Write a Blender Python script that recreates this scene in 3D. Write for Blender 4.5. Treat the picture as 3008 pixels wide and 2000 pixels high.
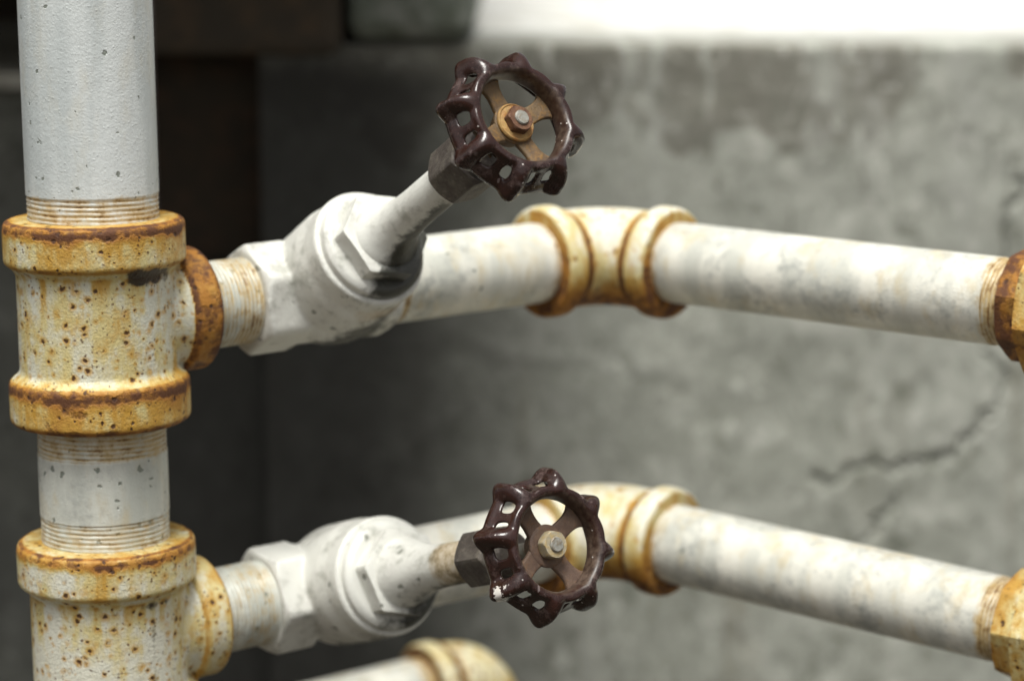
import bpy, bmesh, math, random
import numpy as np
from mathutils import Vector, Matrix, Euler

random.seed(4)
rad = math.radians
S = bpy.context.scene
for o in list(bpy.data.objects):
    bpy.data.objects.remove(o)

# ------------------------------------------------------------------ camera
cam_d = bpy.data.cameras.new('camera')
cam = bpy.data.objects.new('camera', cam_d)
S.collection.objects.link(cam)
cam.location = (0, 0, 1.5)
cam.rotation_euler = (rad(80), 0, 0)
cam_d.sensor_width = 36.0
cam_d.lens = 7000 / 3008 * 36.0
cam_d.clip_start = 0.02
cam_d.clip_end = 200
cam_d.dof.use_dof = True
cam_d.dof.focus_distance = 1.035
cam_d.dof.aperture_fstop = 5.2
S.camera = cam

# ------------------------------------------------------------------ light
SUN_EL, SUN_AZ = 71, 188     # azimuth: degrees from +Y towards +X (the brightest sky stands behind the viewer)
w = bpy.data.worlds.new('World')
S.world = w
w.use_nodes = True
nt = w.node_tree
for n in list(nt.nodes):
    nt.nodes.remove(n)
sky = nt.nodes.new('ShaderNodeTexSky')
sky.sky_type = 'NISHITA'
sky.sun_disc = False
sky.sun_elevation = rad(SUN_EL)
sky.sun_rotation = rad(SUN_AZ)
sky.air_density = 0.6
sky.dust_density = 6.0
sky.ozone_density = 0.6
hs = nt.nodes.new('ShaderNodeHueSaturation')
hs.inputs['Saturation'].default_value = 0.10
bg = nt.nodes.new('ShaderNodeBackground')
bg.inputs['Strength'].default_value = 0.072
wo = nt.nodes.new('ShaderNodeOutputWorld')
nt.links.new(sky.outputs[0], hs.inputs['Color'])
nt.links.new(hs.outputs[0], bg.inputs['Color'])
nt.links.new(bg.outputs[0], wo.inputs['Surface'])
sd = bpy.data.lights.new('sun', 'SUN')
sd.energy = 1.5
sd.angle = rad(26)
sd.color = (1.0, 0.985, 0.915)
sun = bpy.data.objects.new('sun', sd)
S.collection.objects.link(sun)
sdir = Vector((math.sin(rad(SUN_AZ)) * math.cos(rad(SUN_EL)), math.cos(rad(SUN_AZ)) * math.cos(rad(SUN_EL)), math.sin(rad(SUN_EL))))
sun.location = (2, -1, 4)
sun.rotation_euler = sdir.to_track_quat('Z', 'Y').to_euler()

S.view_settings.view_transform = 'Standard'
S.view_settings.look = 'None'
S.view_settings.exposure = 1.10
S.view_settings.gamma = 1
S.view_settings.use_curve_mapping = False
S.render.engine = 'CYCLES'
S.cycles.max_bounces = 6


# ------------------------------------------------------------------ material helpers
class NB:
    """small node builder"""
    def __init__(self, name):
        self.m = bpy.data.materials.new(name)
        self.m.use_nodes = True
        self.t = self.m.node_tree
        self.t.nodes.clear()
        self.out = self.t.nodes.new('ShaderNodeOutputMaterial')
        self.b = self.t.nodes.new('ShaderNodeBsdfPrincipled')
        self.t.links.new(self.b.outputs[0], self.out.inputs[0])
        g = self.t.nodes.new('ShaderNodeNewGeometry')
        self.P = g.outputs['Position']
        self.point = g.outputs['Pointiness']

    def _in(self, sock, v):
        if isinstance(v, bpy.types.NodeSocket):
            self.t.links.new(v, sock)
        else:
            sock.default_value = v

    def scaled(self, vec, s):
        n = self.t.nodes.new('ShaderNodeVectorMath')
        n.operation = 'MULTIPLY'
        self._in(n.inputs[0], vec)
        n.inputs[1].default_value = s
        return n.outputs[0]

    def moved(self, vec, s):
        n = self.t.nodes.new('ShaderNodeVectorMath')
        n.operation = 'ADD'
        self._in(n.inputs[0], vec)
        self._in(n.inputs[1], s)
        return n.outputs[0]

    def noise(self, scale, vec=None, detail=4, rough=0.55, dist=0.0, color=False):
        n = self.t.nodes.new('ShaderNodeTexNoise')
        self._in(n.inputs['Vector'], self.P if vec is None else vec)
        n.inputs['Scale'].default_value = scale
        n.inputs['Detail'].default_value = detail
        n.inputs['Roughness'].default_value = rough
        n.inputs['Distortion'].default_value = dist
        return n.outputs['Color' if color else 'Fac']

    def voro(self, scale, vec=None, rnd=1.0):
        n = self.t.nodes.new('ShaderNodeTexVoronoi')
        self._in(n.inputs['Vector'], self.P if vec is None else vec)
        n.inputs['Scale'].default_value = scale
        n.inputs['Randomness'].default_value = rnd
        sep = self.t.nodes.new('ShaderNodeSeparateColor')
        self.t.links.new(n.outputs['Color'], sep.inputs[0])
        return n.outputs['Distance'], sep.outputs[0], sep.outputs[1]

    def math(self, op, a, b=0.0, clamp=False):
        n = self.t.nodes.new('ShaderNodeMath')
        n.operation = op
        n.use_clamp = clamp
        self._in(n.inputs[0], a)
        self._in(n.inputs[1], b)
        return n.outputs[0]

    def step(self, v, lo, hi, a=0.0, b=1.0):
        n = self.t.nodes.new('ShaderNodeMapRange')
        n.interpolation_type = 'SMOOTHSTEP'
        self._in(n.inputs['Value'], v)
        self._in(n.inputs['From Min'], lo)
        self._in(n.inputs['From Max'], hi)
        n.inputs['To Min'].default_value = a
        n.inputs['To Max'].default_value = b
        return n.outputs[0]

    def attr(self, name):
        n = self.t.nodes.new('ShaderNodeAttribute')
        n.attribute_name = name
        return n.outputs['Fac']

    def mix(self, f, a, b):
        n = self.t.nodes.new('ShaderNodeMix')
        n.data_type = 'RGBA'
        self._in(n.inputs[0], f)
        for s, v in ((n.inputs[6], a), (n.inputs[7], b)):
            if isinstance(v, bpy.types.NodeSocket):
                self.t.links.new(v, s)
            else:
                s.default_value = (*v, 1) if len(v) == 3 else v
        return n.outputs[2]

    def bump(self, h, dist, strength=1.0, normal=None):
        n = self.t.nodes.new('ShaderNodeBump')
        n.inputs['Strength'].default_value = strength
        n.inputs['Distance'].default_value = dist
        self._in(n.inputs['Height'], h)
        if normal is not None:
            self._in(n.inputs['Normal'], normal)
        return n.outputs[0]

    def done(self, color, rough=0.5, normal=None, metal=0.0, spec=0.5, coat=None):
        b = self.b
        if isinstance(color, bpy.types.NodeSocket):
            self.t.links.new(color, b.inputs['Base Color'])
        else:
            b.inputs['Base Color'].default_value = (*color, 1)
        self._in(b.inputs['Roughness'], rough)
        self._in(b.inputs['Metallic'], metal)
        b.inputs['Specular IOR Level'].default_value = spec
        if coat:
            self._in(b.inputs['Coat Weight'], coat[0])
            b.inputs['Coat Roughness'].default_value = coat[1]
        if normal is not None:
            self.t.links.new(normal, b.inputs['Normal'])
        return self.m


def add3(nb, *terms):
    r = None
    for k, v in terms:
        t = nb.math('MULTIPLY', v, k)
        r = t if r is None else nb.math('ADD', r, t)
    return r


YEL, YEL2, ORA, BRN, BLK = (0.60, 0.50, 0.215), (0.50, 0.275, 0.04), (0.33, 0.135, 0.018), (0.085, 0.030, 0.013), (0.022, 0.013, 0.008)


def cast_paint(name, base=(0.66, 0.655, 0.545), yellow=0.0, specks=1.0, grain=1.0):
    """old off-white paint on rough cast iron, bleeding rust"""
    nb = NB(name)
    rust, grime_dark = nb.attr('rust'), nb.attr('grime_dark')
    big = nb.noise(46, nb.scaled(nb.P, (1, 1, 0.55)), 4, 0.6)
    drip = nb.noise(150, nb.scaled(nb.P, (1, 1, 0.13)), 3, 0.55)
    mid = nb.noise(190, None, 5, 0.65)
    fine = nb.noise(700, None, 3, 0.6)
    # rust specks with halos
    wob = nb.moved(nb.P, nb.scaled(nb.noise(420, None, 2, 0.5, color=True), (0.0022, 0.0022, 0.0022)))
    d, r1, r2 = nb.voro(235, wob)
    keep = nb.math('MULTIPLY', nb.step(r1, 1.0 - 0.9 * specks, 1.0 - 0.9 * specks + 0.02), nb.step(nb.noise(75, None, 3, .6), 0.36, 0.46))
    size = nb.step(nb.math('POWER', r2, 1.7), 0, 1, 0.09, 0.31)
    spot = nb.math('MULTIPLY', nb.step(d, nb.math('MULTIPLY', size, 1.15), nb.math('MULTIPLY', size, 0.6)), keep)
    halo = nb.math('MULTIPLY', nb.step(d, nb.math('MULTIPLY', size, 3.0), nb.math('MULTIPLY', size, 0.5)), keep)
    yv = add3(nb, (0.95, big), (0.55, drip), (0.45, mid), (0.70, rust))
    col = nb.mix(nb.step(fine, 0.3, 0.7), base, tuple(c * 0.88 for c in base))
    col = nb.mix(nb.step(yv, 0.95 - yellow, 1.25 - yellow, 0, 0.93), col, YEL)
    pat = nb.noise(120, nb.scaled(nb.P, (1, 1, 0.45)), 5, 0.68)
    y2 = add3(nb, (0.55, big), (0.35, drip), (0.95, pat), (0.62, rust))
    col = nb.mix(nb.step(y2, 1.06 - yellow, 1.36 - yellow, 0, 0.92), col, YEL2)
    col = nb.mix(nb.math('MULTIPLY', halo, 0.9), col, YEL2)
    d_s, s1_, s2_ = nb.voro(430, wob)
    peck = nb.math('MULTIPLY', nb.step(d_s, 0.30, 0.16), nb.math('GREATER_THAN', s1_, 1.0 - 0.62 * specks))
    peck = nb.math('MULTIPLY', peck, nb.step(nb.noise(60, nb.moved(nb.P, (3, 1, 2)), 3, .6), 0.42, 0.55))
    col = nb.mix(nb.math('MULTIPLY', peck, 0.85), col, BRN)
    ov = add3(nb, (0.55, big), (0.55, mid), (0.95, rust), (0.3, drip))
    col = nb.mix(nb.step(ov, 1.02, 1.45, 0, 0.92), col, ORA)
    clump = nb.noise(165, None, 4, 0.6)
    bv = add3(nb, (1.5, clump), (1.0, rust), (0.3, mid))
    col = nb.mix(nb.step(bv, 1.50, 1.86, 0, 0.92), col, BRN)
    col = nb.mix(nb.math('MULTIPLY', spot, 0.95), col, nb.mix(nb.math('MULTIPLY', r2, .6), BLK, BRN))
    gv = add3(nb, (1.0, grime_dark), (0.9, mid), (0.4, fine), (0.3, drip))
    col = nb.mix(nb.step(gv, 1.12, 1.5, 0, 0.96), col, BLK)
    hgt = add3(nb, (0.35, nb.math('SUBTRACT', 1.0, nb.voro(760)[0])), (0.5, nb.noise(1500, None, 3, 0.6)), (0.5, nb.noise(330, None, 2, 0.5)), (-0.8, spot), (-0.9, nb.step(bv, 1.5, 1.7)))
    nrm = nb.bump(hgt, 0.0008 * grain, 0.6)
    rg = nb.math('ADD', 0.42, nb.math('MULTIPLY', nb.step(ov, 1.0, 1.5), 0.35))
    return nb.done(col, rg, nrm, spec=0.45)


def pipe_paint(name, base=(0.70, 0.725, 0.71), chips=1.0, dirt=0.3):
    """smooth silvery-white paint on steel pipe"""
    nb = NB(name)
    rust = nb.attr('rust')
    streak = nb.noise(60, nb.scaled(nb.P, (1, 1, 0.10)), 3, 0.5)
    blot = nb.noise(38, None, 5, 0.62)
    mid = nb.noise(210, None, 5, 0.7)
    fine = nb.noise(800, None, 3, 0.6)
    col = nb.mix(nb.step(streak, 0.36, 0.64), base, tuple(c * k for c, k in zip(base, (0.74, 0.76, 0.765))))
    col = nb.mix(nb.step(add3(nb, (0.6, blot), (0.45, mid)), 0.50, 0.70, 0, dirt), col, (0.36, 0.37, 0.34))
    stain = nb.noise(70, nb.scaled(nb.P, (1, 1, 0.4)), 4, 0.65)
    col = nb.mix(nb.step(stain, 0.50, 0.72, 0, 0.15 + 0.6 * dirt), col, (0.56, 0.48, 0.31))
    # chipped flecks down to grey-green primer
    wob = nb.moved(nb.P, nb.scaled(nb.noise(330, None, 2, 0.5, color=True), (0.004, 0.004, 0.004)))
    d, r1, r2 = nb.voro(230, wob)
    near = nb.math('ADD', nb.math('MULTIPLY', chips, 0.06), nb.math('MULTIPLY', nb.attr('chip'), 0.6))
    keep = nb.math('GREATER_THAN', near, r1)
    chip = nb.math('MULTIPLY', nb.step(d, nb.step(r2, 0, 1, 0.14, 0.36), nb.step(r2, 0, 1, 0.07, 0.28)), keep)
    col = nb.mix(nb.math('MULTIPLY', chip, 0.85), col, (0.17, 0.19, 0.155))
    yv = add3(nb, (0.6, mid), (0.9, rust), (0.35, nb.noise(120, nb.scaled(nb.P, (1, 1, .5)))))
    col = nb.mix(nb.step(yv, 0.75, 1.10, 0, 0.85), col, (0.47, 0.31, 0.09))
    col = nb.mix(nb.step(add3(nb, (1.3, mid), (1.0, rust)), 1.24, 1.50, 0, 0.9), col, (0.16, 0.075, 0.025))
    bd, b1, b2 = nb.voro(620)
    bub = nb.math('MULTIPLY', nb.step(bd, 0.45, 0.1), nb.math('GREATER_THAN', b1, 0.80))
    hgt = add3(nb, (0.55, fine), (0.5, nb.noise(260, None, 3, .6)), (-1.3, chip), (0.22, bub))
    nrm = nb.bump(hgt, 0.0006, 0.6)
    return nb.done(col, nb.step(mid, 0.3, 0.7, 0.26, 0.46), nrm, spec=0.5)


def valve_paint(name):
    """thick aluminium-white paint with a near-black mask"""
    nb = NB(name)
    rust, grime_dark = nb.attr('rust'), nb.attr('grime_dark')
    blot = nb.noise(55, None, 5, 0.62)
    mid = nb.noise(170, None, 5, 0.68)
    fine = nb.noise(620, None, 3, 0.6)
    base = (0.69, 0.69, 0.635)
    col = nb.mix(nb.step(blot, 0.4, 0.65, 0, 0.7), base, (0.60, 0.59, 0.545))
    col = nb.mix(nb.step(add3(nb, (0.5, mid), (0.6, blot)), 0.55, 0.70, 0, 0.7), col, (0.34, 0.345, 0.295))
    wob = nb.moved(nb.P, nb.scaled(nb.noise(330, None, 2, 0.5, color=True), (0.005, 0.005, 0.005)))
    d, r1, r2 = nb.voro(120, wob)
    chip = nb.math('MULTIPLY', nb.step(d, 0.24, 0.14), nb.math('GREATER_THAN', r1, 0.87))
    col = nb.mix(nb.math('MULTIPLY', chip, 0.8), col, (0.15, 0.16, 0.125))
    yv = add3(nb, (0.6, mid), (0.95, rust))
    col = nb.mix(nb.step(yv, 0.62, 1.02, 0, 0.85), col, (0.42, 0.29, 0.12))
    col = nb.mix(nb.step(yv, 0.98, 1.25, 0, 0.85), col, (0.12, 0.06, 0.025))
    gv = add3(nb, (1.0, grime_dark), (0.7, mid), (0.3, blot))
    col = nb.mix(nb.step(gv, 0.60, 0.92, 0, 0.96), col, (0.026, 0.026, 0.018))  # near black where the mask is strong
    hgt = add3(nb, (0.6, fine), (0.8, mid), (-0.8, chip))
    nrm = nb.bump(hgt, 0.0007, 0.6)
    return nb.done(col, 0.40, nrm, spec=0.5)


def enamel(name):
    """chipped maroon enamel"""
    nb = NB(name)
    chip, dust = nb.attr('chip'), nb.attr('dust')
    blot = nb.noise(90, None, 5, 0.65)
    mid = nb.noise(380, None, 5, 0.7)
    fine = nb.noise(1100, None, 3, 0.6)
    col = nb.mix(nb.step(blot, 0.35, 0.65), (0.030, 0.0105, 0.0075), (0.017, 0.0074, 0.0058))
    col = nb.mix(nb.step(add3(nb, (0.75, blot), (0.5, mid)), 0.62, 0.80, 0, 0.5), col, (0.125, 0.080, 0.072))
    col = nb.mix(nb.step(add3(nb, (0.9, dust), (0.8, mid), (0.4, blot)), 0.85, 1.35, 0, 0.8), col, (0.135, 0.095, 0.062))
    edge = add3(nb, (1.0, nb.point), (0.16, mid), (0.10, blot))
    col = nb.mix(nb.step(edge, 0.66, 0.72, 0, 0.7), col, (0.20, 0.16, 0.155))
    d, r1, r2 = nb.voro(420)
    fleck = nb.math('MULTIPLY', nb.step(d, 0.22, 0.1), nb.math('GREATER_THAN', r1, 0.945))
    col = nb.mix(nb.math('MULTIPLY', fleck, 0.8), col, (0.6, 0.56, 0.52))
    ch = nb.step(add3(nb, (1.0, chip), (0.9, mid), (0.3, fine)), 0.98, 1.06)
    col = nb.mix(ch, col, (0.66, 0.62, 0.57))
    hgt = add3(nb, (0.5, mid), (0.35, fine), (0.8, fleck))
    nrm = nb.bump(hgt, 0.0003, 0.5)
    rg = nb.step(add3(nb, (0.6, blot), (0.4, mid), (0.5, dust)), 0.35, 0.95, 0.12, 0.48)
    return nb.done(col, rg, nrm, spec=0.55)


def metal_rust(name, a, b, c, rough=0.6, metal=0.0, s=1.0, thr=(0.45, 0.62)):
    nb = NB(name)
    n1 = nb.noise(130 * s, None, 6, 0.68)
    n2 = nb.noise(420 * s, None, 5, 0.7)
    col = nb.mix(nb.step(n1, 0.36, 0.64), a, b)
    col = nb.mix(nb.step(add3(nb, (0.65, n2), (0.35, n1)), *thr, 0, 0.85), col, c)
    nrm = nb.bump(add3(nb, (1, n2), (0.7, n1)), 0.0008, 0.7)
    return nb.done(col, rough, nrm, metal=metal, spec=0.4)


M = {}
M['tee_upper'] = cast_paint('rusting cast iron paint', yellow=0.10)
M['tee_lower'] = cast_paint('faded cast iron paint', (0.69, 0.675, 0.56), yellow=0.05, specks=1.0)
M['elbow'] = cast_paint('elbow paint', (0.76, 0.73, 0.60), yellow=0.05, specks=0.3)
M['union'] = cast_paint('union paint', (0.74, 0.69, 0.48), yellow=0.08, specks=0.8)
M['riser'] = pipe_paint('riser paint', (0.68, 0.71, 0.695), 1.4, 0.12)
M['nipple'] = pipe_paint('nipple paint', (0.65, 0.66, 0.59), 3.2, 0.75)
M['pipe'] = pipe_paint('branch pipe paint', (0.745, 0.73, 0.645), 0.25, 1.0)
M['valve'] = valve_paint('valve paint')
M['enamel'] = enamel('maroon enamel')
M['spoke_olive'] = metal_rust('olive rusted spokes', (0.15, 0.098, 0.048), (0.085, 0.055, 0.034), (0.22, 0.12, 0.035))
M['spoke_brown'] = metal_rust('brown rusted spokes', (0.10, 0.062, 0.045), (0.14, 0.09, 0.06), (0.21, 0.09, 0.025), thr=(0.52, 0.68))
M['nut_rust'] = metal_rust('rusty nut', (0.125, 0.055, 0.028), (0.08, 0.038, 0.023), (0.20, 0.10, 0.05))
M['nut_tan'] = metal_rust('tarnished nut', (0.40, 0.34, 0.23), (0.30, 0.27, 0.20), (0.42, 0.30, 0.12), rough=0.45)
M['washer'] = metal_rust('yellow washer', (0.40, 0.25, 0.085), (0.28, 0.17, 0.065), (0.30, 0.125, 0.03))
M['stem_end'] = metal_rust('bright stem end', (0.36, 0.35, 0.31), (0.30, 0.30, 0.27), (0.22, 0.17, 0.11), rough=0.4, metal=0.3)
M['packing'] = metal_rust('tarnished packing nut', (0.075, 0.062, 0.055), (0.125, 0.11, 0.092), (0.22, 0.19, 0.155), rough=0.45, metal=0.25, thr=(0.52, 0.66))


# ------------------------------------------------------------------ mesh helpers
class MB:
    def __init__(self):
        self.v, self.f = [], []

    def add(self, v, f):
        k = len(self.v)
        self.v += [tuple(p) for p in v]
        self.f += [tuple(i + k for i in q) for q in f]

    def lathe(self, rows, o=(0, 0, 0), ax=(0, 0, 1), up=(0, 0, 1), seg=64, rf=None, cap=(True, True)):
        """rows of (r, t) along axis ax from o; rf(theta, t, r) may modulate the radius"""
        ax = Vector(ax).normalized()
        up = Vector(up)
        if abs(up.dot(ax)) > 0.98:
            up = Vector((1, 0, 0))
        e2 = (up - ax * up.dot(ax)).normalized()
        e1 = e2.cross(ax).normalized()
        o = Vector(o)
        v, f = [], []
        for r, t in rows:
            for i in range(seg):
                a = 2 * math.pi * i / seg
                rr = rf(a, t, r) if rf else r
                v.append(o + ax * t + (e1 * math.cos(a) + e2 * math.sin(a)) * rr)
        for j in range(len(rows) - 1):
            for i in range(seg):
                k = (i + 1) % seg
                f.append((j * seg + i, j * seg + k, (j + 1) * seg + k, (j + 1) * seg + i))
        if cap[0]:
            f.append(tuple(range(seg - 1, -1, -1)))
        if cap[1]:
            f.append(tuple((len(rows) - 1) * seg + i for i in range(seg)))
        self.add(v, f)

    def hexa(self, af, t0, t1, o, ax, up, rot=0.0, cham=0.0015, sides=6, seg=72, rcap=0.985):
        """prism with chamfered ends; af = size across flats"""
        R = af / 2 / math.cos(math.pi / sides) * rcap

        def rf(a, t, r):
            b = (a + rot) % (2 * math.pi / sides) - math.pi / sides
            e = min(t - t0, t1 - t)
            lim = af / 2 * 0.99 + (e / cham) * (R - af / 2 * 0.99) if e < cham else R
            return min(af / 2 / math.cos(b), R, lim)
        n = 5
        rows = [(0, t0)] + [(1, t0 + cham * i / 3) for i in range(4)] + [(1, t1 - cham * i / 3) for i in range(3, -1, -1)] + [(0, t1)]
        self.lathe([(1, t) for r, t in rows[1:-1]], o, ax, up, seg, rf)

    def sphere(self, r, o, n=24):
        rows = [(r * math.sin(math.pi * (i + .5) / n), -r * math.cos(math.pi * (i + .5) / n)) for i in range(n)]
        self.lathe(rows, o, seg=48)

    def box(self, a, b):
        (x0, y0, z0), (x1, y1, z1) = a, b
        v = [(x0, y0, z0), (x1, y0, z0), (x1, y1, z0), (x0, y1, z0), (x0, y0, z1), (x1, y0, z1), (x1, y1, z1), (x0, y1, z1)]
        f = [(0, 3, 2, 1), (4, 5, 6, 7), (0, 1, 5, 4), (1, 2, 6, 5), (2, 3, 7, 6), (3, 0, 4, 7)]
        self.add(v, f)

    def mesh(self, name):
        me = bpy.data.meshes.new(name)
        me.from_pydata(self.v, [], self.f)
        me.update()
        return me


def link(name, me, mat, parent=None, loc=None):
    o = bpy.data.objects.new(name, me)
    S.collection.objects.link(o)
    if mat is not None:
        me.materials.clear()
        me.materials.append(mat)
    if parent is not None:
        o.parent = parent
    if loc is not None:
        o.location = loc
    return o


def finish(me, angle=35, attrs=None):
    me.polygons.foreach_set('use_smooth', [True] * len(me.polygons))
    if angle:
        me.set_sharp_from_angle(angle=rad(angle))
    if attrs:
        co = np.empty(len(me.vertices) * 3)
        me.vertices.foreach_get('co', co)
        co = co.reshape(-1, 3)
        for k, fn in attrs.items():
            a = me.attributes.new(k, 'FLOAT', 'POINT')
            a.data.foreach_set('value', np.clip(fn(co), 0, 2).astype(np.float32))


def apply_mods(me, mods):
    """mods: list of (type, dict); returns a new evaluated mesh"""
    o = bpy.data.objects.new('work', me)
    S.collection.objects.link(o)
    for t, kw in mods:
        m = o.modifiers.new(t, t)
        for k, v in kw.items():
            setattr(m, k, v)
    dg = bpy.context.evaluated_depsgraph_get()
    dg.update()
    new = bpy.data.meshes.new_from_object(o.evaluated_get(dg))
    bpy.data.objects.remove(o)
    return new


def cast(mb, name, voxel=0.0009, it=4):
    return apply_mods(mb.mesh(name), [('REMESH', dict(mode='VOXEL', voxel_size=voxel, use_smooth_shade=True)),
                                      ('SMOOTH', dict(factor=0.5, iterations=it))])


def tag(o, label, cat, group=None, kind=None):
    if label:
        o['label'] = label
    if cat:
        o['category'] = cat
    if group:
        o['group'] = group
    if kind:
        o['kind'] = kind
    return o


def g(x, s):
    return np.exp(-(x / s) ** 2)


def rnd_profile(pts, r=0.002, n=4):
    """round the corners of an (r, t) polyline"""
    out = [pts[0]]
    for i in range(1, len(pts) - 1):
        p, a, b = np.array(pts[i]), np.array(pts[i - 1]), np.array(pts[i + 1])
        u, w_ = a - p, b - p
        lu, lw = np.linalg.norm(u), np.linalg.norm(w_)
        if lu < 1e-9 or lw < 1e-9:
            continue
        k = min(r, lu * .45, lw * .45)
        p0, p1 = p + u / lu * k, p + w_ / lw * k
        for j in range(n + 1):
            t = j / n
            out.append(tuple((1 - t) ** 2 * p0 + 2 * t * (1 - t) * p + t * t * p1))
    out.append(pts[-1])
    return out


# ------------------------------------------------------------------ layout (metres)
TH, AL = rad(36.5), rad(39.5)                         # plan angles of the branches: away, then back
D = Vector((math.cos(TH), math.sin(TH), 0.019)).normalized()           # branch direction riser -> elbow
HN = Vector((math.sin(TH), -math.cos(TH), 0))         # horizontal, square to the branch, towards the viewer
B = Vector((math.cos(AL), -math.sin(AL), -0.026)).normalized()          # elbow -> union
LEAN = Vector((-0.0088, 0.0, 1)).normalized()
RB = Vector((-0.1913, 1.085, 1.3185))                  # centre of the upper tee


def on_riser(z):
    return RB + LEAN * ((z - RB.z) / LEAN.z)


Z1, Z2 = 1.3185, 1.168
T1, T2 = on_riser(Z1), on_riser(Z2)
R2, R1 = 0.03015, 0.0211                              # pipe radii
PR = Vector((0.985, 0.172, 0))                        # sideways direction as seen from the viewer

# ------------------------------------------------------------------ setting
YW = 1.75
nb = NB('weathered concrete')
X = nb.t.nodes.new('ShaderNodeSeparateXYZ')
nb.t.links.new(nb.P, X.inputs[0])
px, pz = X.outputs[0], X.outputs[2]
n_big = nb.noise(4.2, None, 5, 0.6)
n_mid = nb.noise(27, None, 6, 0.70)
n_drip = nb.noise(26, nb.scaled(nb.P, (1, 1, 0.16)), 4, 0.6)
n_diag = nb.noise(30, nb.scaled(nb.P, (1, 1, 0.8)), 6, 0.72, 0.5)
n_fine = nb.noise(150, None, 4, 0.6)
col = nb.mix(nb.step(n_big, 0.35, 0.65), (0.30, 0.308, 0.264), (0.365, 0.374, 0.328))
col = nb.mix(nb.step(n_mid, 0.45, 0.64, 0, 0.75), col, (0.48, 0.485, 0.43))
col = nb.mix(nb.step(n_diag, 0.53, 0.70, 0, 0.7), col, (0.11, 0.118, 0.088))
col = nb.mix(nb.step(n_drip, 0.55, 0.75, 0, 0.6), col, (0.19, 0.175, 0.13))
wl = nb.noise(30, nb.scaled(nb.P, (1, 1, 0.35)), 3, 0.6)
col = nb.mix(nb.math('MULTIPLY', nb.attr('band'), nb.step(wl, 0.72, 0.45, 0.25, 0.8)), col, (0.160, 0.150, 0.122))
col = nb.mix(nb.math('MULTIPLY', nb.attr('pale'), 0.75), col, (0.47, 0.47, 0.44))
n_scuf = nb.noise(75, nb.scaled(nb.P, (1, 1, 0.7)), 5, 0.75, 0.8)
col = nb.mix(nb.step(n_scuf, 0.54, 0.66, 0, 0.8), col, (0.52, 0.525, 0.47))
col = nb.mix(nb.step(n_scuf, 0.46, 0.34, 0, 0.7), col, (0.15, 0.155, 0.12))
dv = add3(nb, (1.0, nb.attr('painted_shade')), (0.45, n_mid), (0.35, n_big))
col = nb.mix(nb.step(dv, 0.45, 1.35, 0, 0.93), col, (0.022, 0.021, 0.019))  # shade on the left of the wall, painted in near black
col = nb.mix(nb.attr('crack'), col, (0.03, 0.032, 0.026))
hg = add3(nb, (1.0, n_mid), (0.5, n_diag), (0.3, n_fine))
M['concrete'] = nb.done(col, 0.85, nb.bump(hg, 0.0035, 0.6), spec=0.3)

nb = NB('pale concrete paving')
n1 = nb.noise(22, nb.scaled(nb.P, (1, .25, 1)), 5, 0.65)
col = nb.mix(nb.step(n1, 0.4, 0.7), (0.70, 0.70, 0.665), (0.50, 0.485, 0.43))
M['paving'] = nb.done(col, 0.85, nb.bump(n1, 0.01, 0.5), spec=0.3)

M['ground'] = metal_rust('bare earth', (0.042, 0.034, 0.024), (0.055, 0.047, 0.032), (0.03, 0.026, 0.018), 0.95, s=0.06)
M['dark_wall'] = metal_rust('dark brown wall', (0.060, 0.048, 0.034), (0.045, 0.038, 0.028), (0.085, 0.058, 0.036), 0.9, s=0.12)  # dark brown, shared by the building wall and the pier
M['shade_panel'] = metal_rust('dark recess shade', (0.030, 0.022, 0.013), (0.022, 0.017, 0.011), (0.055, 0.030, 0.016), 0.9, s=0.12)  # colour stands in for the shade inside the wall recess
M['mossy'] = metal_rust('mossy stone', (0.15, 0.17, 0.14), (0.105, 0.115, 0.085), (0.27, 0.28, 0.25), 0.9, s=0.13)
M['step'] = metal_rust('grey step concrete', (0.42, 0.41, 0.36), (0.33, 0.32, 0.27), (0.22, 0.21, 0.17), 0.9, s=0.12)
M['maroon'] = metal_rust('maroon pipe paint', (0.030, 0.012, 0.011), (0.020, 0.010, 0.009), (0.05, 0.025, 0.018), 0.5)

mb = MB()
mb.add([(-60, -60, 0), (60, -60, 0), (60, 60, 0), (-60, 60, 0)], [(0, 1, 2, 3)])
me = mb.mesh('ground')
tag(link('ground', me, M['ground']), None, None, None, 'structure')


def poly_dist(pts, x, z):
    best = np.full(x.shape, 9.0)
    for (x0, z0), (x1, z1) in zip(pts[:-1], pts[1:]):
        dx, dz = x1 - x0, z1 - z0
        t = np.clip(((x - x0) * dx + (z - z0) * dz) / (dx * dx + dz * dz), 0, 1)
        best = np.minimum(best, np.hypot(x - x0 - t * dx, z - z0 - t * dz))
    return best


def wall_pt(dx, dy):
    """where a line of sight through a place in the photograph (2358 px wide) meets the wall plane"""
    p = rad(10)
    u, v_ = (dx * 1.2756 - 1504) / 7000, (dy * 1.2756 - 1000) / 7000
    ry, rz = math.cos(p) - v_ * math.sin(p), -math.sin(p) - v_ * math.cos(p)
    return u * YW / ry, 1.5 + rz * YW / ry


TOP = 1.4105
XL = -0.185
# front of the wall as a fine sheet with real relief, plus the body behind it
nx, nz = 420, 300
xs = np.concatenate([np.linspace(XL, 0.50, nx), [0.7, 1.0, 1.6, 3.0]])
zs = np.concatenate([[0, 0.4, 0.7], np.linspace(0.86, TOP, nz)])
GX, GZ = np.meshgrid(xs, zs)
rs = np.random.RandomState(3)


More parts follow.
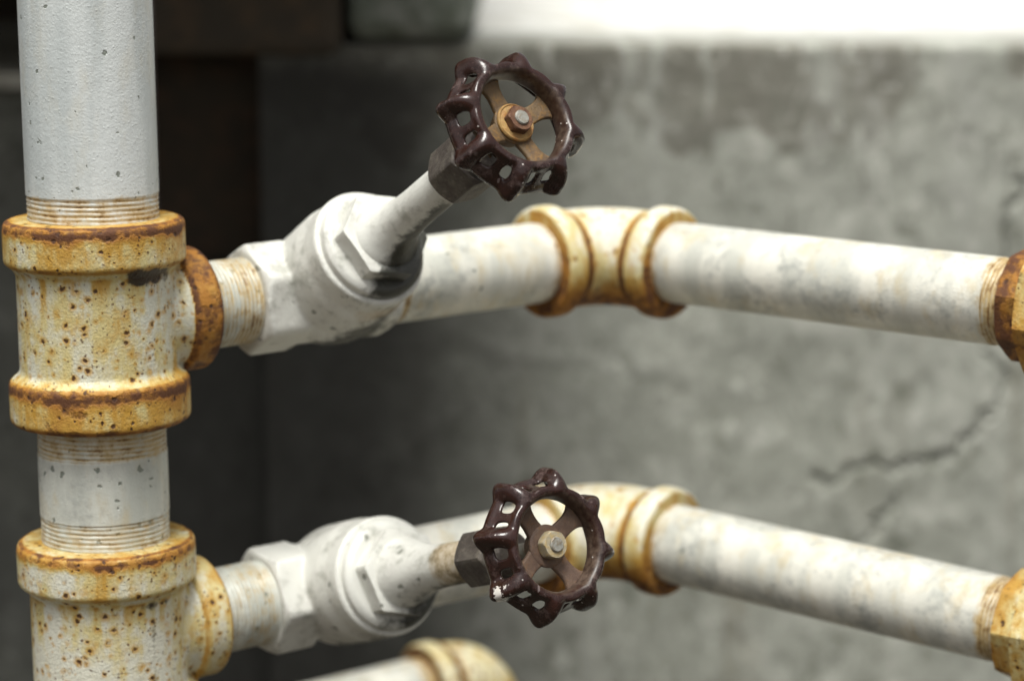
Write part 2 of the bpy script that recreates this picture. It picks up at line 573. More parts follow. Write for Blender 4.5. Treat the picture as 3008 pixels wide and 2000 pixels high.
def vnoise(x, z, s, seed):
    r = np.random.RandomState(seed)
    t = r.rand(64, 64)
    u, v_ = x * s + 100, z * s + 100
    i, j = np.floor(u).astype(int), np.floor(v_).astype(int)
    a, b = u - i, v_ - j
    a, b = a * a * (3 - 2 * a), b * b * (3 - 2 * b)
    q = lambda p, o: t[p % 64, o % 64]
    return (q(i, j) * (1 - a) + q(i + 1, j) * a) * (1 - b) + (q(i, j + 1) * (1 - a) + q(i + 1, j + 1) * a) * b


def jag(x, z):
    return (x + (vnoise(x, z, 70, 1) - .5) * .016 + (vnoise(x, z, 190, 3) - .5) * .010,
            z + (vnoise(x, z, 70, 2) - .5) * .016 + (vnoise(x, z, 190, 4) - .5) * .010)


wobx = GX + (vnoise(GX, GZ, 40, 1) - .5) * 0.012
wobz = GZ + (vnoise(GX, GZ, 40, 2) - .5) * 0.012
crack1 = [wall_pt(*q) for q in ((2310, 590), (2285, 690), (2268, 790), (2292, 860), (2285, 940), (2240, 1000), (2190, 1050), (2110, 1062), (2040, 1058), (1960, 1078), (1890, 1112))]
crack2 = [wall_pt(*q) for q in ((2358, 420), (2310, 500), (2300, 590))]
crack3 = [wall_pt(*q) for q in ((2040, 1150), (2040, 1190), (2015, 1240), (1985, 1262))]
ridge = [wall_pt(*q) for q in ((1120, 795), (1250, 815), (1480, 850), (1700, 905))]
jx, jz = jag(GX, GZ)
dc = np.minimum(np.minimum(poly_dist(crack1, jx, jz), poly_dist(crack2, jx, jz)), poly_dist(crack3, jx, jz))
dr = poly_dist(ridge, wobx, wobz)
Yd = YW + 0.0035 * g(dc, 0.003) - 0.0006 * g(dr, 0.006) + (vnoise(GX, GZ, 14, 5) - .5) * 0.003 + (vnoise(GX, GZ, 45, 6) - .5) * 0.0015
Yd += 0.003 * np.clip((GZ - TOP + 0.005) / 0.005, 0, 1) ** 2 * vnoise(GX, GZ, 60, 8)
nxx, nzz = len(xs), len(zs)
v = np.stack([GX, Yd, GZ], -1).reshape(-1, 3)
f = [(j * nxx + i, j * nxx + i + 1, (j + 1) * nxx + i + 1, (j + 1) * nxx + i) for j in range(nzz - 1) for i in range(nxx - 1)]
mb = MB()
mb.add(v, f)
k = len(mb.v)
mb.v += [(x, 1.95, TOP) for x in xs]                    # top
mb.f += [((nzz - 1) * nxx + i, (nzz - 1) * nxx + i + 1, k + i + 1, k + i) for i in range(nxx - 1)]
k2 = len(mb.v)
mb.v += [(XL, 2.6, z) for z in zs]                      # left end
mb.f += [(j * nxx, (j + 1) * nxx, k2 + j + 1, k2 + j) for j in range(nzz - 1)]
me = mb.mesh('retaining_wall')


def w_shade(c):  # painted shade, strongest at the left end, fading to the right
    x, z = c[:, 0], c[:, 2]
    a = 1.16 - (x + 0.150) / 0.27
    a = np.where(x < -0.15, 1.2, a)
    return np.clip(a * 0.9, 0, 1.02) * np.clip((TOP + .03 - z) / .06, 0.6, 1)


def w_band(c):
    x, z = c[:, 0], c[:, 2]
    low = TOP - 0.030 - 0.055 * vnoise(x, 0 * x, 24, 21) - 0.020 * vnoise(x, z, 90, 22)
    end = wall_pt(2130, 100)[0] - (TOP - z) * 0.45 + 0.012 * vnoise(x, z, 80, 23)
    k = np.clip((z - low) / 0.006, 0, 1) * np.clip((end - x) / 0.006, 0, 1)
    k = np.maximum(k, np.clip((x - wall_pt(2310, 100)[0]) / .01, 0, 1) * np.clip((z - TOP + .03) / .01, 0, 1))
    for q, hw, ln in ((1440, .004, .09), (1512, .005, .13), (1885, .010, .05), (1640, .003, .06)):
        xx = wall_pt(q, 120)[0] + (vnoise(x * 0, z, 60, q) - .5) * .012
        k = k * (1 - 0.85 * g(x - xx, hw) * np.clip((z - TOP + ln) / .02, 0, 1))
    return k * (c[:, 1] < YW + .02)


def w_pale(c):
    x, z = c[:, 0], c[:, 2]
    k = 0.08 * g(poly_dist(ridge, x, z), 0.009) + (c[:, 1] > YW + .02)
    for q, hw, ln in ((1440, .004, .12), (1512, .005, .15), (1885, .012, .10), (2010, .009, .12), (2230, .012, .16)):
        xx = wall_pt(q, 120)[0] + (vnoise(x * 0, z, 60, q) - .5) * .012
        k = k + 0.6 * g(x - xx, hw) * np.clip((z - TOP + ln) / .03, 0, 1) * vnoise(x, z, 130, 31)
    return k


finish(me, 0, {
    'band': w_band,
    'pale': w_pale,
    'painted_shade': w_shade,
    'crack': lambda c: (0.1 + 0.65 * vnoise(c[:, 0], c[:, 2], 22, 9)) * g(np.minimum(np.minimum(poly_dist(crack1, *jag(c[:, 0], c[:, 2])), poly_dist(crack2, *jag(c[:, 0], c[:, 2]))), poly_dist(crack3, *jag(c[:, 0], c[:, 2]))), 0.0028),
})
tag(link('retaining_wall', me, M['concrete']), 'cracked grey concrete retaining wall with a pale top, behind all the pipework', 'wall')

mb = MB()
mb.add([(-0.135, 1.95, TOP - .004), (9, 1.95, TOP - .004), (9, 12, TOP - .004), (-0.135, 12, TOP - .004)], [(0, 1, 2, 3)])
tag(link('pavement', mb.mesh('pavement'), M['paving']), None, None, None, 'structure')

# left stretch of wall, lower, with a pale step on it
mb = MB()
mb.box((-2.4, YW + .012, 0), (-0.30, 2.60, 1.378))
mb.box((-0.299, YW + .02, 0), (-0.187, 2.60, 1.245))
me = mb.mesh('concrete_wall')
finish(me, 30, {'painted_shade': lambda c: np.where(c[:, 0] > -.2995, 0.98, 0.66)})  # painted shade here too, deeper on the infill
tag(link('concrete_wall', me, M['concrete']), 'concrete wall with shade painted into its colour at the far left, behind the tall riser', 'wall')
mb = MB()
mb.box((-2.4, YW - .005, 1.379), (-0.302, 2.60, 1.390))
tag(link('stone_coping', mb.mesh('stone_coping'), M['step']), 'pale grey coping on the dark wall left of the riser, blurred', 'coping')
# dark building beyond, pier and an added, unseen slab for shade
mb = MB()
mb.box((-2.6, 2.605, 0), (-0.14, 2.8, 3.2))
tag(link('building_wall', mb.mesh('building_wall'), M['dark_wall']), 'dark brown building wall in deep shade behind the riser', 'wall')
mb = MB()
mb.box((-0.299, 1.79, 1.247), (-0.187, 1.84, 1.66))  # made-up panel, coloured like the shade in the recess
tag(link('shade_panel', mb.mesh('shade_panel'), M['shade_panel']), 'nearly black panel added for the shade of the recess right of the riser', 'shade_panel')
mb = MB()
mb.box((-0.34, 1.738, TOP - .008), (-0.124, 2.35, 1.66))
mb2 = apply_mods(mb.mesh('stone_pier'), [('BEVEL', dict(width=0.01, segments=2))])
tag(link('stone_pier', mb2, M['dark_wall']), 'dark stone pier standing left of the mossy block, above the dark gap', 'pier')
mb = MB()
mb.box((-0.119, 1.742, TOP + .003), (-0.028, 2.25, 1.66))
mb2 = apply_mods(mb.mesh('stone_block'), [('BEVEL', dict(width=0.012, segments=2))])
tag(link('stone_block', mb2, M['mossy']), 'mossy grey green stone block standing on the pale wall top', 'block')
mb = MB()
mb.box((-2.6, 1.36, 1.664), (-0.03, 2.9, 1.80))  # unseen slab, added to keep light off the left wall
tag(link('shade_slab', mb.mesh('shade_slab'), M['step']), 'unseen concrete slab added above the pier and mossy block for shade', 'shade_blocker')

mb = MB()
mb.lathe([(0.034, 0.0), (0.034, 1.66)], (-0.231, 1.32, 0), seg=48)
me = mb.mesh('maroon_pipe')
finish(me)
tag(link('steel_pipe', me, M['maroon']), 'dark maroon vertical pipe almost hidden behind the white riser', 'pipe')


# ------------------------------------------------------------------ pipes
def thread(t, th, zones, pitch=0.0022, depth=0.0008):
    """radius loss at axial position t inside thread zones (t0, t1)"""
    for a, b in zones:
        if a <= t <= b:
            ph = (t / pitch + th / (2 * math.pi)) % 1.0
            wear = 0.62 + 0.38 * math.sin(th * 3 + t * 900) * math.sin(th * 7.3 + 1.3 + t * 2300)
            return depth * wear * (1 - abs(2 * ph - 1)) ** 1.3 + 0.0002
    return 0.0


def pipe(name, a, b, r, mat, zones=(), rust_zones=(), chip_zones=(), seg=96, fine_step=0.00038, coarse=0.006):
    a, b = Vector(a), Vector(b)
    ax = (b - a).normalized()
    L = (b - a).length
    ts = set(np.arange(0, L, coarse).tolist() + [L])
    for z0, z1 in zones:
        ts |= set(np.arange(max(0, z0 - .002), min(L, z1 + .002), fine_step).tolist())
    ts = sorted(ts)
    mb = MB()
    mb.lathe([(r, t) for t in ts], (0, 0, 0), ax, (0, 0, 1), seg, lambda th, t, rr: rr - thread(t, th, zones))
    me = mb.mesh(name)
    axn = np.array(ax)

    def zf(zs_, soft):
        def fn(c):
            t = c @ axn
            out = np.zeros(len(t))
            for z0, z1, k in zs_:
                out = np.maximum(out, k * np.clip(np.minimum(t - z0 + soft, z1 + soft - t) / soft, 0, 1))
            return out
        return fn

    def rust(c):
        base = zf(rust_zones, 0.003)(c)
        if zones:
            rl = np.linalg.norm(c - np.outer(c @ axn, axn), axis=1)
            base = base * (0.62 + 0.6 * np.clip((r - rl) / 0.001, 0, 1))
        return base
    finish(me, 50, {'rust': rust, 'chip': zf(chip_zones, 0.004)})
    return link(name, me, mat, loc=a)


tee_half = 0.0472
c0 = T1 + LEAN * (tee_half - 0.004)
o = pipe('riser_pipe', c0, on_riser(2.3), R2, M['riser'], [(0, 0.0155)], [(0, 0.016, 0.62)], [(0.0165, 0.022, 0.75)])
tag(o, 'thick silvery white vertical pipe rising from the upper tee out of the photo', 'pipe')
a_, b_ = T2 + LEAN * (tee_half - 0.004), T1 - LEAN * (tee_half - 0.004)
L_ = (b_ - a_).length
o = pipe('pipe_nipple', a_, b_, R2 - 0.0002, M['nipple'], [(0, 0.0165), (L_ - 0.0185, L_)],
         [(0, 0.0165, 0.52), (L_ - 0.0185, L_, 0.62)], [(0.017, 0.021, 0.5), (0.036, 0.042, 0.6)])
tag(o, 'short thick vertical nipple, stained and threaded, joining the two tees', 'pipe')


def make_tee(name, mat, o, fill, smear):
    mb = MB()
    prof = [(0.02, -tee_half), (0.0395, -tee_half), (0.0415, -tee_half + .002), (0.0415, -0.0275), (0.0392, -0.0255), (0.0362, -0.0232), (0.0362, 0.0232),
            (0.0392, 0.0262), (0.0415, 0.0278), (0.0415, tee_half - .002), (0.0395, tee_half), (0.02, tee_half)]
    mb.lathe(rnd_profile(prof, 0.0026), (0, 0, 0), LEAN, seg=96)
    out = [(0.02, 0.0), (0.0262, 0.0), (0.0265, 0.036), (0.0288, 0.0375), (0.0294, 0.039), (0.0294, 0.0498), (0.0280, 0.0512), (0.02, 0.0512)]
    mb.lathe(rnd_profile(out, 0.002), (0, 0, 0), D, seg=96)
    me = cast(mb, name, 0.00085, 5)
    ln, dn, pr = np.array(LEAN), np.array(D), np.array(PR)

    def parts(c):
        z = c @ ln
        r = np.linalg.norm(c - np.outer(z, ln), axis=1)
        t = c @ dn
        ro = np.linalg.norm(c - np.outer(t, dn), axis=1)
        return z, r, t, ro, c @ pr

    seed = 3.3 if name and o == T1 else 7.7

    def rust(c):
        z, r, t, ro, s = parts(c)
        outer = (r > 0.0385)
        v = fill[0] * (z > 0.026) * (r > .0375) + fill[1] * (z < -0.026) * (r > .0375)
        v = v + 0.62 * g(z - 0.0443, 0.0034) * outer + 0.34 * (z > 0.0463)
        v = v + 0.30 * g(z - 0.0272, 0.0016) * (r > .037) + 0.18 * g(z - 0.0235, .0015) * (r < .038)
        v = v + 0.56 * g(z + 0.0296, 0.0032) * outer + 0.46 * g(z + 0.0464, 0.0018) + 0.15 * g(z + .0245, .0016)
        th = np.arctan2(c @ np.array((0.172, -0.985, 0)), s)
        st = np.clip((vnoise(th, 0 * th + seed, 5.0, 11) - .52) * 4, 0, 1)
        sb = np.clip((vnoise(th, 0 * th + seed, 7.0, 12) - .55) * 4, 0, 1)
        v = v + 0.34 * st * (z > .0275) * np.clip(1 - (0.0443 - z) / 0.022, 0, 1) * (z < .0443)
        v = v + 0.34 * st * (z < -.0296) * np.clip(1 - (-0.0296 - z) / 0.020, 0, 1)
        v = v + 0.40 * sb * (np.abs(z) < .0235) * np.clip(1 - (0.0235 - z) / 0.026, 0, 1) * (r < .038)
        band = (t > 0.0362) & (ro < 0.032)
        v = np.where(band, fill[2] + 0.30 * g(t - 0.0508, 0.0015) + 0.2 * g(t - .0372, .0015), v)
        return v

    def grime_dark(c):
        z, r, t, ro, s = parts(c)
        v = 0 * z
        for s0, s1, z0, z1, k in smear:
            v = np.maximum(v, k * (0.6 + 0.8 * vnoise(s, 0 * s, 420, 13)) * np.clip(np.minimum(s - s0, s1 - s) / 0.008 + .5, 0, 1) * np.clip(np.minimum(z - z0, z1 - z) / 0.004 + .5, 0, 1))
        return v * ((c @ np.array((0.172, -0.985, 0))) > 0)
    finish(me, 0, {'rust': rust, 'grime_dark': grime_dark})
    return link(name, me, mat, loc=o)


o = make_tee('pipe_tee', M['tee_upper'], T1, (0.20, 0.34, 0.72), [(0.013, 0.033, 0.0195, 0.0275, 0.95)])
tag(o, 'upper cast tee on the riser, heavily speckled with rust and with a rust orange outlet', 'pipe fitting', 'cast tees on the riser')
o = make_tee('pipe_tee', M['tee_lower'], T2, (0.06, 0.2, 0.28), [(0.0185, 0.0225, -0.03, 0.017, 0.5), (0.012, 0.028, 0.0190, 0.0240, 0.55)])
tag(o, 'lower cast tee on the riser, mostly cream, cut off by the bottom edge', 'pipe fitting', 'cast tees on the riser')


# ------------------------------------------------------------------ elbows and unions
def make_elbow(name, o, d1, d2, leg, mat, rustk, loc_shift=0):
    """d1: direction of flow coming in; d2: direction going out; o: corner of the axes"""
    d1, d2 = Vector(d1).normalized(), Vector(d2).normalized()
    mb = MB()
    half = math.acos(max(-1, min(1, d1.dot(d2)))) / 2
    rb = 0.026
    tl = rb * math.tan(half)
    path = [(-d1 * leg), (-d1 * tl)]
    nrm = (d2 - d1 * d1.dot(d2)).normalized()
    cen = -d1 * tl + nrm * rb
    axr = d1.cross(nrm)
    for i in range(1, 16):
        a = 2 * half * i / 16
        q = Matrix.Rotation(a, 3, axr)
        path.append(cen + q @ (-nrm * rb))
    path += [d2 * tl, d2 * leg]
    seg = 64
    v = []
    for i, p in enumerate(path):
        t = (path[min(i + 1, len(path) - 1)] - path[max(i - 1, 0)]).normalized()
        e1 = axr.normalized()
        e2 = t.cross(e1)
        v += [p + (e1 * math.cos(2 * math.pi * k / seg) + e2 * math.sin(2 * math.pi * k / seg)) * 0.0260 for k in range(seg)]
    f = []
    for j in range(len(path) - 1):
        f += [(j * seg + k, j * seg + (k + 1) % seg, (j + 1) * seg + (k + 1) % seg, (j + 1) * seg + k) for k in range(seg)]
    f.append(tuple(range(seg - 1, -1, -1)))
    f.append(tuple((len(path) - 1) * seg + k for k in range(seg)))
    mb.add(v, f)
    bp = [(0.018, leg - 0.0150), (0.0262, leg - 0.0150), (0.0286, leg - 0.0122), (0.0296, leg - 0.0105), (0.0296, leg - 0.002), (0.0282, leg), (0.018, leg)]
    for dd in (-d1, d2):
        mb.lathe(rnd_profile(bp, 0.0022), (0, 0, 0), dd, seg=96)
    me = cast(mb, name, 0.0011, 9)
    A1, A2 = np.array(-d1), np.array(d2)

    def rust(c):
        out = np.full(len(c), 0.22) + 0.55 * np.clip(-c[:, 2] / 0.02, -0.4, 1)
        for A in (A1, A2):
            t = c @ A
            ro = np.linalg.norm(c - np.outer(t, A), axis=1)
            near = (ro < 0.033)
            low = 0.26 * np.clip(-c[:, 2] / 0.02, -0.8, 1) + 0.10
            out = np.maximum(out, near * (rustk * (1.35 * g(t - (leg - 0.0150), 0.0032) + 0.55 * (t > leg - .0015) * (ro < .0275) + 0.25 * g(t - leg, 0.002) + low)))
        return out
    finish(me, 0, {'rust': rust, 'grime_dark': lambda c: 0 * c[:, 0]})
    return link(name, me, mat, loc=o)


LEG = 0.0455
CORN = 0.300                       # riser axis -> elbow corner
VAL = 0.120                        # riser axis -> valve centre
SU = 0.245                         # elbow corner -> union face
E1, E2 = T1 + D * CORN, T2 + D * CORN
o = make_elbow('pipe_elbow', E1, D, B, LEG, M['elbow'], 0.74)
tag(o, 'cream elbow with rusty rims on the upper branch, below and right of the upper handwheel', 'pipe fitting', 'elbows on the branches')
o = make_elbow('pipe_elbow', E2, D, B, LEG, M['elbow'], 0.62)
tag(o, 'yellowed elbow directly behind the lower handwheel', 'pipe fitting', 'elbows on the branches')
E3 = Vector((-0.022, 1.52, 1.007))
o = make_elbow('pipe_elbow', E3, D, (0.10, -0.05, -1), LEG, M['union'], 1.45)
tag(o, 'blurred rust brown elbow at the bottom edge of the photo, under the lower handwheel', 'pipe fitting', 'elbows on the branches')

B0 = B
for T, E, which in ((T1, E1, 'upper'), (T2, E2, 'lower')):
    B = (B0 + Vector((0, 0, 0.018))).normalized() if which == 'upper' else B0
    SU = 0.245 if which == 'upper' else 0.248
    k = 1 if which == 'upper' else .8
    o = pipe('pipe_nipple', T + D * 0.047, T + D * 0.084, R1, M['nipple'], [(0.002, 0.034)], [(0, 0.037, 0.52 * k), (.018, .032, 0.62 * k)], (), 96)
    tag(o, f'short threaded nipple between the {which} tee and its valve, white with rust stains', 'pipe', 'nipples between tees and valves')
    a_, b_ = T + D * 0.150, E - D * (LEG - 0.006)
    L_ = (b_ - a_).length
    o = pipe('branch_pipe', a_, b_, R1, M['pipe'], [(0, 0.011), (L_ - 0.008, L_)], [(0, 0.011, 0.68), (L_ - .012, L_, 0.6)])
    tag(o, 'white pipe running from the %s valve back to its elbow' % which, 'pipe', 'branch pipes behind the valves')
    a_, b_ = E + B * (LEG - 0.006), E + B * (SU + 0.012)
    L_ = (b_ - a_).length
    o = pipe('branch_pipe', a_, b_, R1, M['pipe'], [(0, 0.008), (L_ - 0.022, L_)], [(0, 0.012, 0.55), (L_ - .0235, L_, 0.72)])
    tag(o, 'long white pipe from the %s elbow towards the right edge, %s' % (which, 'nearly level' if which == 'upper' else 'sloping down steeply'), 'pipe', 'branch pipes to the right')
    # union: end piece, ring nut, tail piece and the pipe going on out of the frame
    root = bpy.data.objects.new('pipe_union', None)
    S.collection.objects.link(root)
    root.location = E + B * SU
    root.empty_display_size = 0.02
    tag(root, 'hexagonal pipe union at the right edge, on the %s branch, %s' % (which, 'rust orange' if which == 'upper' else 'cream with rust spots'), 'pipe fitting', 'unions at the right edge')
    up = Vector((0, 0, 1))
    rr = 0.62 if which == 'upper' else 0.2
    for nm, af, t0, t1, sides, rot, cham, rv in (('end_piece', 0.0505, 0.0, 0.0155, 8, rad(15) if which == 'upper' else rad(3), 0.0008, rr), ('ring_nut', 0.0655, 0.0135, 0.034, 8, rad(-10) if which == 'upper' else rad(8), 0.0010, rr * .45), ('tail_piece', 0.050, 0.035, 0.053, 8, 0.1, 0.002, rr * .6)):
        mb = MB()
        mb.hexa(af, t0, t1, (0, 0, 0), B, up, rot, cham, sides, 192, 0.995)
        me = mb.mesh(nm)
        bn = np.array(B)
        finish(me, 25, {'rust': lambda c, rv=rv, t0=t0: rv + 0.3 * g(c @ bn - t0, 0.002) + 0.12 * (c[:, 2] < -.004), 'grime_dark': lambda c: 0 * c[:, 0]})
        link(nm, me, M['union'], root)
    o = pipe('branch_pipe', E + B * (SU + 0.050), E + B * (SU + 0.40), R1, M['pipe'])
    tag(o, 'pipe leaving the %s union beyond the right edge' % which, 'pipe', 'branch pipes leaving the unions')

o = pipe('branch_pipe', E3 - D * 0.50, E3 - D * (LEG - .006), R1, M['pipe'], [], [(0.445, .47, 0.7)])
tag(o, 'blurred white pipe at the bottom edge of the photo, rising to the lowest elbow', 'pipe', 'branch pipes behind the valves')
o = pipe('branch_pipe', E3 + Vector((0.10, -0.05, -1)).normalized() * (LEG - .006), E3 + Vector((0.10, -0.05, -1)).normalized() * 0.9, R1, M['pipe'])
tag(o, 'pipe dropping from the lowest elbow below the photo', 'pipe')


# ------------------------------------------------------------------ globe valves
def wheel_rim(name, q, chips):
    """cast handwheel rim: flat inner lip, dished skirt, eight hollow finger bumps and sixteen holes (local Z = axis)"""
    prof = [(22.6, -2.0, 0), (22.4, 0.0, 0), (22.5, 2.6, 0), (22.8, 4.6, .02), (23.2, 5.5, .08), (23.8, 5.55, .22), (24.3, 4.7, .66), (24.9, 3.0, .98),
            (25.6, 0.8, 1.10), (26.3, -1.4, 1.10), (27.1, -3.6, 1.05), (28.0, -5.4, .96), (29.0, -6.6, .86), (29.2, -8.0, .80), (28.5, -9.0, .76), (27.4, -9.2, .74)]
    per = 14
    n = 8 * per
    v = []
    rr = random.Random(int(q * 10))
    amp = [6.4 + rr.uniform(-.45, .45) for _ in range(8)]
    PF = np.array(prof)
    for j in range(len(prof)):
        for i0 in range(n):
            i, jj = i0, float(j)
            o_ = i0 - round(i0 / per) * per
            if j in (7, 10) and o_ in (2, 6, -2, -5):
                jj += 0.28 if j == 7 else -0.28
                i = i0 + {2: 0.28, 6: -0.28, -2: -0.28, -5: 0.28}[o_]
            r, z, k = (np.interp(jj, range(len(prof)), PF[:, c_]) for c_ in range(3))
            b = ((i0 + per / 2) // per) % 8
            off = (i - round(i0 / per) * per) / per * 45.0
            bump = math.exp(-(abs(off) / 5.3) ** 2.2)
            dish = -0.55 * (1 - math.cos(math.radians(off * 8))) / 2 * (k > .5)
            R = r + amp[int(b)] * k * bump + dish
            zz = z + 0.7 * bump * (k > 0.02) * (1 if k < .8 else 0.2)
            a = math.radians(q) + 2 * math.pi * i / n
            v.append((R * math.cos(a) / 1000, R * math.sin(a) / 1000, zz / 1000))
    f = []
    for j in range(len(prof) - 1):
        for i in range(n):
            off = i - round((i + .5) / per) * per
            if j in (7, 8, 9) and off in (2, 3, 4, 5, -3, -4, -5):
                continue
            k = (i + 1) % n
            f.append((j * n + i, j * n + k, (j + 1) * n + k, (j + 1) * n + i))
    mb = MB()
    mb.add(v, f)
    me = apply_mods(mb.mesh(name), [('SOLIDIFY', dict(thickness=0.0019, offset=-1.0, use_even_offset=True)), ('SUBSURF', dict(levels=2, render_levels=2))])
    ch = [(np.array((math.cos(rad(a)) * r, math.sin(rad(a)) * r, z)) / 1000, s / 1000, k) for a, r, z, s, k in chips]

    def chip(c):
        out = np.zeros(len(c))
        for p, s, k in ch:
            out = np.maximum(out, k * g(np.linalg.norm(c - p, axis=1), s))
        return out
    finish(me, 0, {'chip': chip, 'dust': lambda c: np.clip((25.0e-3 - np.linalg.norm(c[:, :2], axis=1)) / 3e-3, 0, 1) * 0.48})
    return me


def spoke_mesh(name, a):
    """tapering flat spoke that flares into the rim"""
    st = [(5.0, 5.0, -2.4), (9, 4.5, -2.2), (12, 4.1, -1.8), (15, 4.1, -1.3), (18, 4.7, -.8), (20, 6.0, -.5), (22.3, 8.4, -.3)]
    v = []
    for r, hw, z in st:
        for s, zz in ((-1, -0.4), (-.75, 0), (.75, 0), (1, -.4), (1, -2.6), (-1, -2.6)):
            y = hw * s
            v.append((r / 1000, y / 1000, (z + zz) / 1000))
    f = [(5, 4, 3, 2, 1, 0)]
    m = len(st)
    for j in range(m - 1):
        for k in range(6):
            f.append((j * 6 + k, j * 6 + (k + 1) % 6, (j + 1) * 6 + (k + 1) % 6, (j + 1) * 6 + k))
    f.append(tuple((m - 1) * 6 + k for k in range(6)))
    mb = MB()
    rot = Matrix.Rotation(a, 3, 'Z')
    mb.add([rot @ Vector(p) for p in v], f)
    me = apply_mods(mb.mesh(name), [('BEVEL', dict(width=0.0006, segments=2, limit_method='ANGLE')), ('SUBSURF', dict(levels=1, render_levels=1))])
    finish(me, 0)
    return me


def make_valve(T, phi, q, spk, upper):
    HW = 0.1865 if upper else 0.1885
    o = T + D * (0.121 if upper else 0.125)
    n = HN * math.cos(phi) + Vector((0, 0, 1)) * math.sin(phi)
    root = bpy.data.objects.new('globe_valve', None)
    S.collection.objects.link(root)
    root.location = o
    root.empty_display_size = 0.03
    tag(root, 'upper white globe valve, its maroon handwheel has a yellow washer under a rusty nut' if upper else
        'lower white globe valve, its maroon handwheel has a pale tan centre nut and no washer', 'valve', 'globe valves on the branches')
    hrot = 0.0 if upper else rad(27)
    # body
    mb = MB()
    side = D.cross(n)
    mb.hexa(0.0485, -0.0435, -0.0190, (0, 0, 0), D, HN, hrot, 0.0022, 6, 72, 0.975)
    mb.hexa(0.0470, 0.0185, 0.0345, (0, 0, 0), D, HN, hrot, 0.0022, 6, 72, 0.975)
    mb.lathe(rnd_profile([(0.015, -0.03), (0.0238, -0.03), (0.0252, 0), (0.0238, 0.028), (0.015, 0.028)], .002), (0, 0, 0), D)
    mb.sphere(0.0305, n * 0.010)
    mb.lathe(rnd_profile([(0.012, 0.0), (0.0290, 0.004), (0.0306, 0.020), (0.0306, 0.034), (0.0292, 0.0415), (0.0294, 0.0440), (0.0294, 0.0515), (0.0286, 0.0525), (0.012, 0.0525)], 0.0012), (0, 0, 0), n)
    me = cast(mb, 'valve_body', 0.0009, 4)
    nn, dn, sn = np.array(n), np.array(D), np.array(side)
    dn_down = np.array((0.25, 0.1, -1.0))
    dn_down /= np.linalg.norm(dn_down)

    def body_rust(c):
        h = c @ nn
        lat = c - np.outer(h, nn)
        under = np.clip((lat @ dn_down) / 0.024, 0, 1)
        return (0.55 if upper else .15) * g(h - 0.040, 0.010) * under ** 2 + (0.22 if upper else 0.42) * np.clip((c @ dn_down) / 0.026, 0, 1) ** 1.3 * g(c @ dn - .002, .026) + 0.28 * g(c @ dn + .043, .003) + .3 * g(c @ dn - 0.034, .003)

    def body_dark(c):
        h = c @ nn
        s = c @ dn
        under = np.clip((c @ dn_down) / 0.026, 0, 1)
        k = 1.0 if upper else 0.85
        return k * under ** 1.8 * g(s - 0.006, 0.018) * (h < .051)  # darker towards the underside of the body
    finish(me, 0, {'rust': body_rust, 'grime_dark': body_dark})
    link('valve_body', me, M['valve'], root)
    # bonnet: ring, hexagon, dome and neck
    mb = MB()
    mb.lathe(rnd_profile([(0.010, 0.0515), (0.0268, 0.0515), (0.0268, 0.0560), (0.0250, 0.0578), (0.0235, 0.0585), (0.010, 0.0585)], 0.0009), (0, 0, 0), n, seg=96)
    mb.hexa(0.0395, 0.0580, 0.0685, (0, 0, 0), n, side, rad(10) if upper else rad(17), 0.0007, 6, 96, 1.0)
    neck = [(0.010, 0.066), (0.0172, 0.0680), (0.0166, 0.0712), (0.0150, 0.0758), (0.0131, 0.0815), (0.0117, 0.0875), (0.0108, 0.0940), (0.0102, 0.1020), (0.0098, 0.135), (0.005, 0.135)]
    if upper:
        neck = [(0.010, 0.066), (0.0172, 0.0680), (0.0160, 0.0702), (0.0138, 0.0735), (0.0120, 0.0775), (0.0107, 0.0815), (0.0099, 0.0880), (0.0095, 0.0970), (0.0093, 0.135), (0.005, 0.135)]
    mb.lathe(rnd_profile(neck, 0.003), (0, 0, 0), n, seg=72)
    me = mb.mesh('bonnet')
    bm = bmesh.new()
    bm.from_mesh(me)
    for _ in range(1):
        ed = [e for e in bm.edges if e.calc_length() > 0.004]
        bmesh.ops.subdivide_edges(bm, edges=ed, cuts=3, use_grid_fill=True)
    bmesh.ops.triangulate(bm, faces=[x for x in bm.faces if len(x.verts) > 4])
    bm.to_mesh(me)
    bm.free()

    def b_rust(c):
        h = c @ nn
        if upper:
            return 0.18 * g(h - .12, .02)
        return np.clip((h - 0.100) / 0.006, 0, 1) * 0.62

    def b_dark(c):
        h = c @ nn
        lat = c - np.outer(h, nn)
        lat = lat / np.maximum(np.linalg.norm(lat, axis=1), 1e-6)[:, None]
        u = np.clip(lat @ np.array((0.55, 0.2, -0.81)), 0, 1)  # darker towards the lower right of the neck
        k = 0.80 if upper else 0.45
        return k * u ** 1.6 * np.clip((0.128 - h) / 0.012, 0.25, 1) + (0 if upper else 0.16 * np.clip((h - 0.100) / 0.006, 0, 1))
    finish(me, 28, {'rust': b_rust, 'grime_dark': b_dark})
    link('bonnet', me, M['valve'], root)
    # packing nut
    mb = MB()
    mb.hexa(0.0250, 0.1305, 0.1530, (0, 0, 0), n, side, 0.42 + math.pi / 6 if upper else 0.05, 0.0018, 6, 96, 1.0)
    mb.lathe(rnd_profile([(0.004, 0.152), (0.0102, 0.152), (0.0102, 0.158), (0.0085, 0.1605), (0.004, 0.1605)], 0.001), (0, 0, 0), n)
    me = mb.mesh('packing_nut')
    finish(me, 28)
    link('packing_nut', me, M['packing'], root)
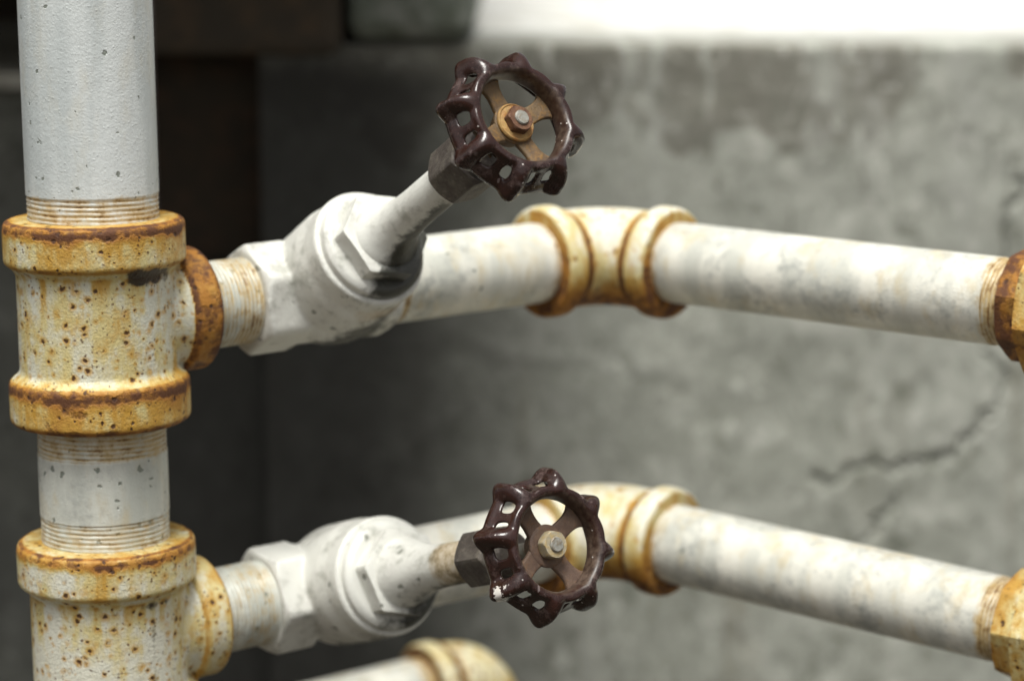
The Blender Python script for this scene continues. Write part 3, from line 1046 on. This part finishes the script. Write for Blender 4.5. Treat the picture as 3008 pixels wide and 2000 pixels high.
    # stem
    mb = MB()
    mb.lathe([(0.0034, 0.15), (0.0034, HW + 0.0048), (0.0030, HW + 0.0053)], (0, 0, 0), n, seg=32)
    me = mb.mesh('stem')
    finish(me, 30)
    link('stem', me, M['stem_end'], root)
    # handwheel, in its own frame (Z along the stem)
    a1 = Vector((0, 0, 1)).cross(n).normalized()
    a2 = n.cross(a1)
    rot = Matrix((a1, a2, n)).transposed()
    hw = link('handwheel', wheel_rim('handwheel', q, [(q + 180, 30, 0.5, 4.2, 0.75), (q + 180, 32.5, -3, 4.6, .75), (q + 184, 33, -6, 4, .6), (q - 45, 31, -3, 4, .4)] if not upper else [(q + 45, 30, -2, 4, 0.22)]), M['enamel'], root)
    hw.location = n * HW
    hw.rotation_mode = 'QUATERNION'
    hw.rotation_quaternion = rot.to_quaternion()
    smat = M['spoke_olive'] if upper else M['spoke_brown']
    for i in range(4):
        link('spoke', spoke_mesh('spoke', rad(spk + 90 * i)), smat, hw)
    mb = MB()
    mb.lathe(rnd_profile([(0.004, -0.010), (0.0075, -0.010), (0.0092, -0.0045), (0.0098, -0.0022), (0.0085, -0.0016), (0.004, -0.0016)], 0.0008), seg=48)
    me = mb.mesh('hub')
    finish(me, 40)
    link('hub', me, smat, hw)
    if upper:
        mb = MB()
        mb.lathe(rnd_profile([(0.004, -0.0016), (0.0090, -0.0016), (0.0091, -0.0006), (0.0084, 0.0003), (0.0080, -0.0003), (0.0066, 0.0002), (0.004, 0.0003)], 0.0004), seg=64)
        me = mb.mesh('washer')
        finish(me, 40)
        link('washer', me, M['washer'], hw)
    mb = MB()
    mb.hexa(0.0112 if upper else 0.0116, -0.0014, 0.0042, (0, 0, 0), (0, 0, 1), (0, 1, 0), 0.3, 0.0009, 6, 72, 0.975)
    me = mb.mesh('centre_nut')
    finish(me, 28)
    link('centre_nut', me, M['nut_rust'] if upper else M['nut_tan'], hw)
    return root


make_valve(T1, rad(30.1), 25, 20, True)
make_valve(T2, rad(18.3), 30, 32, False)
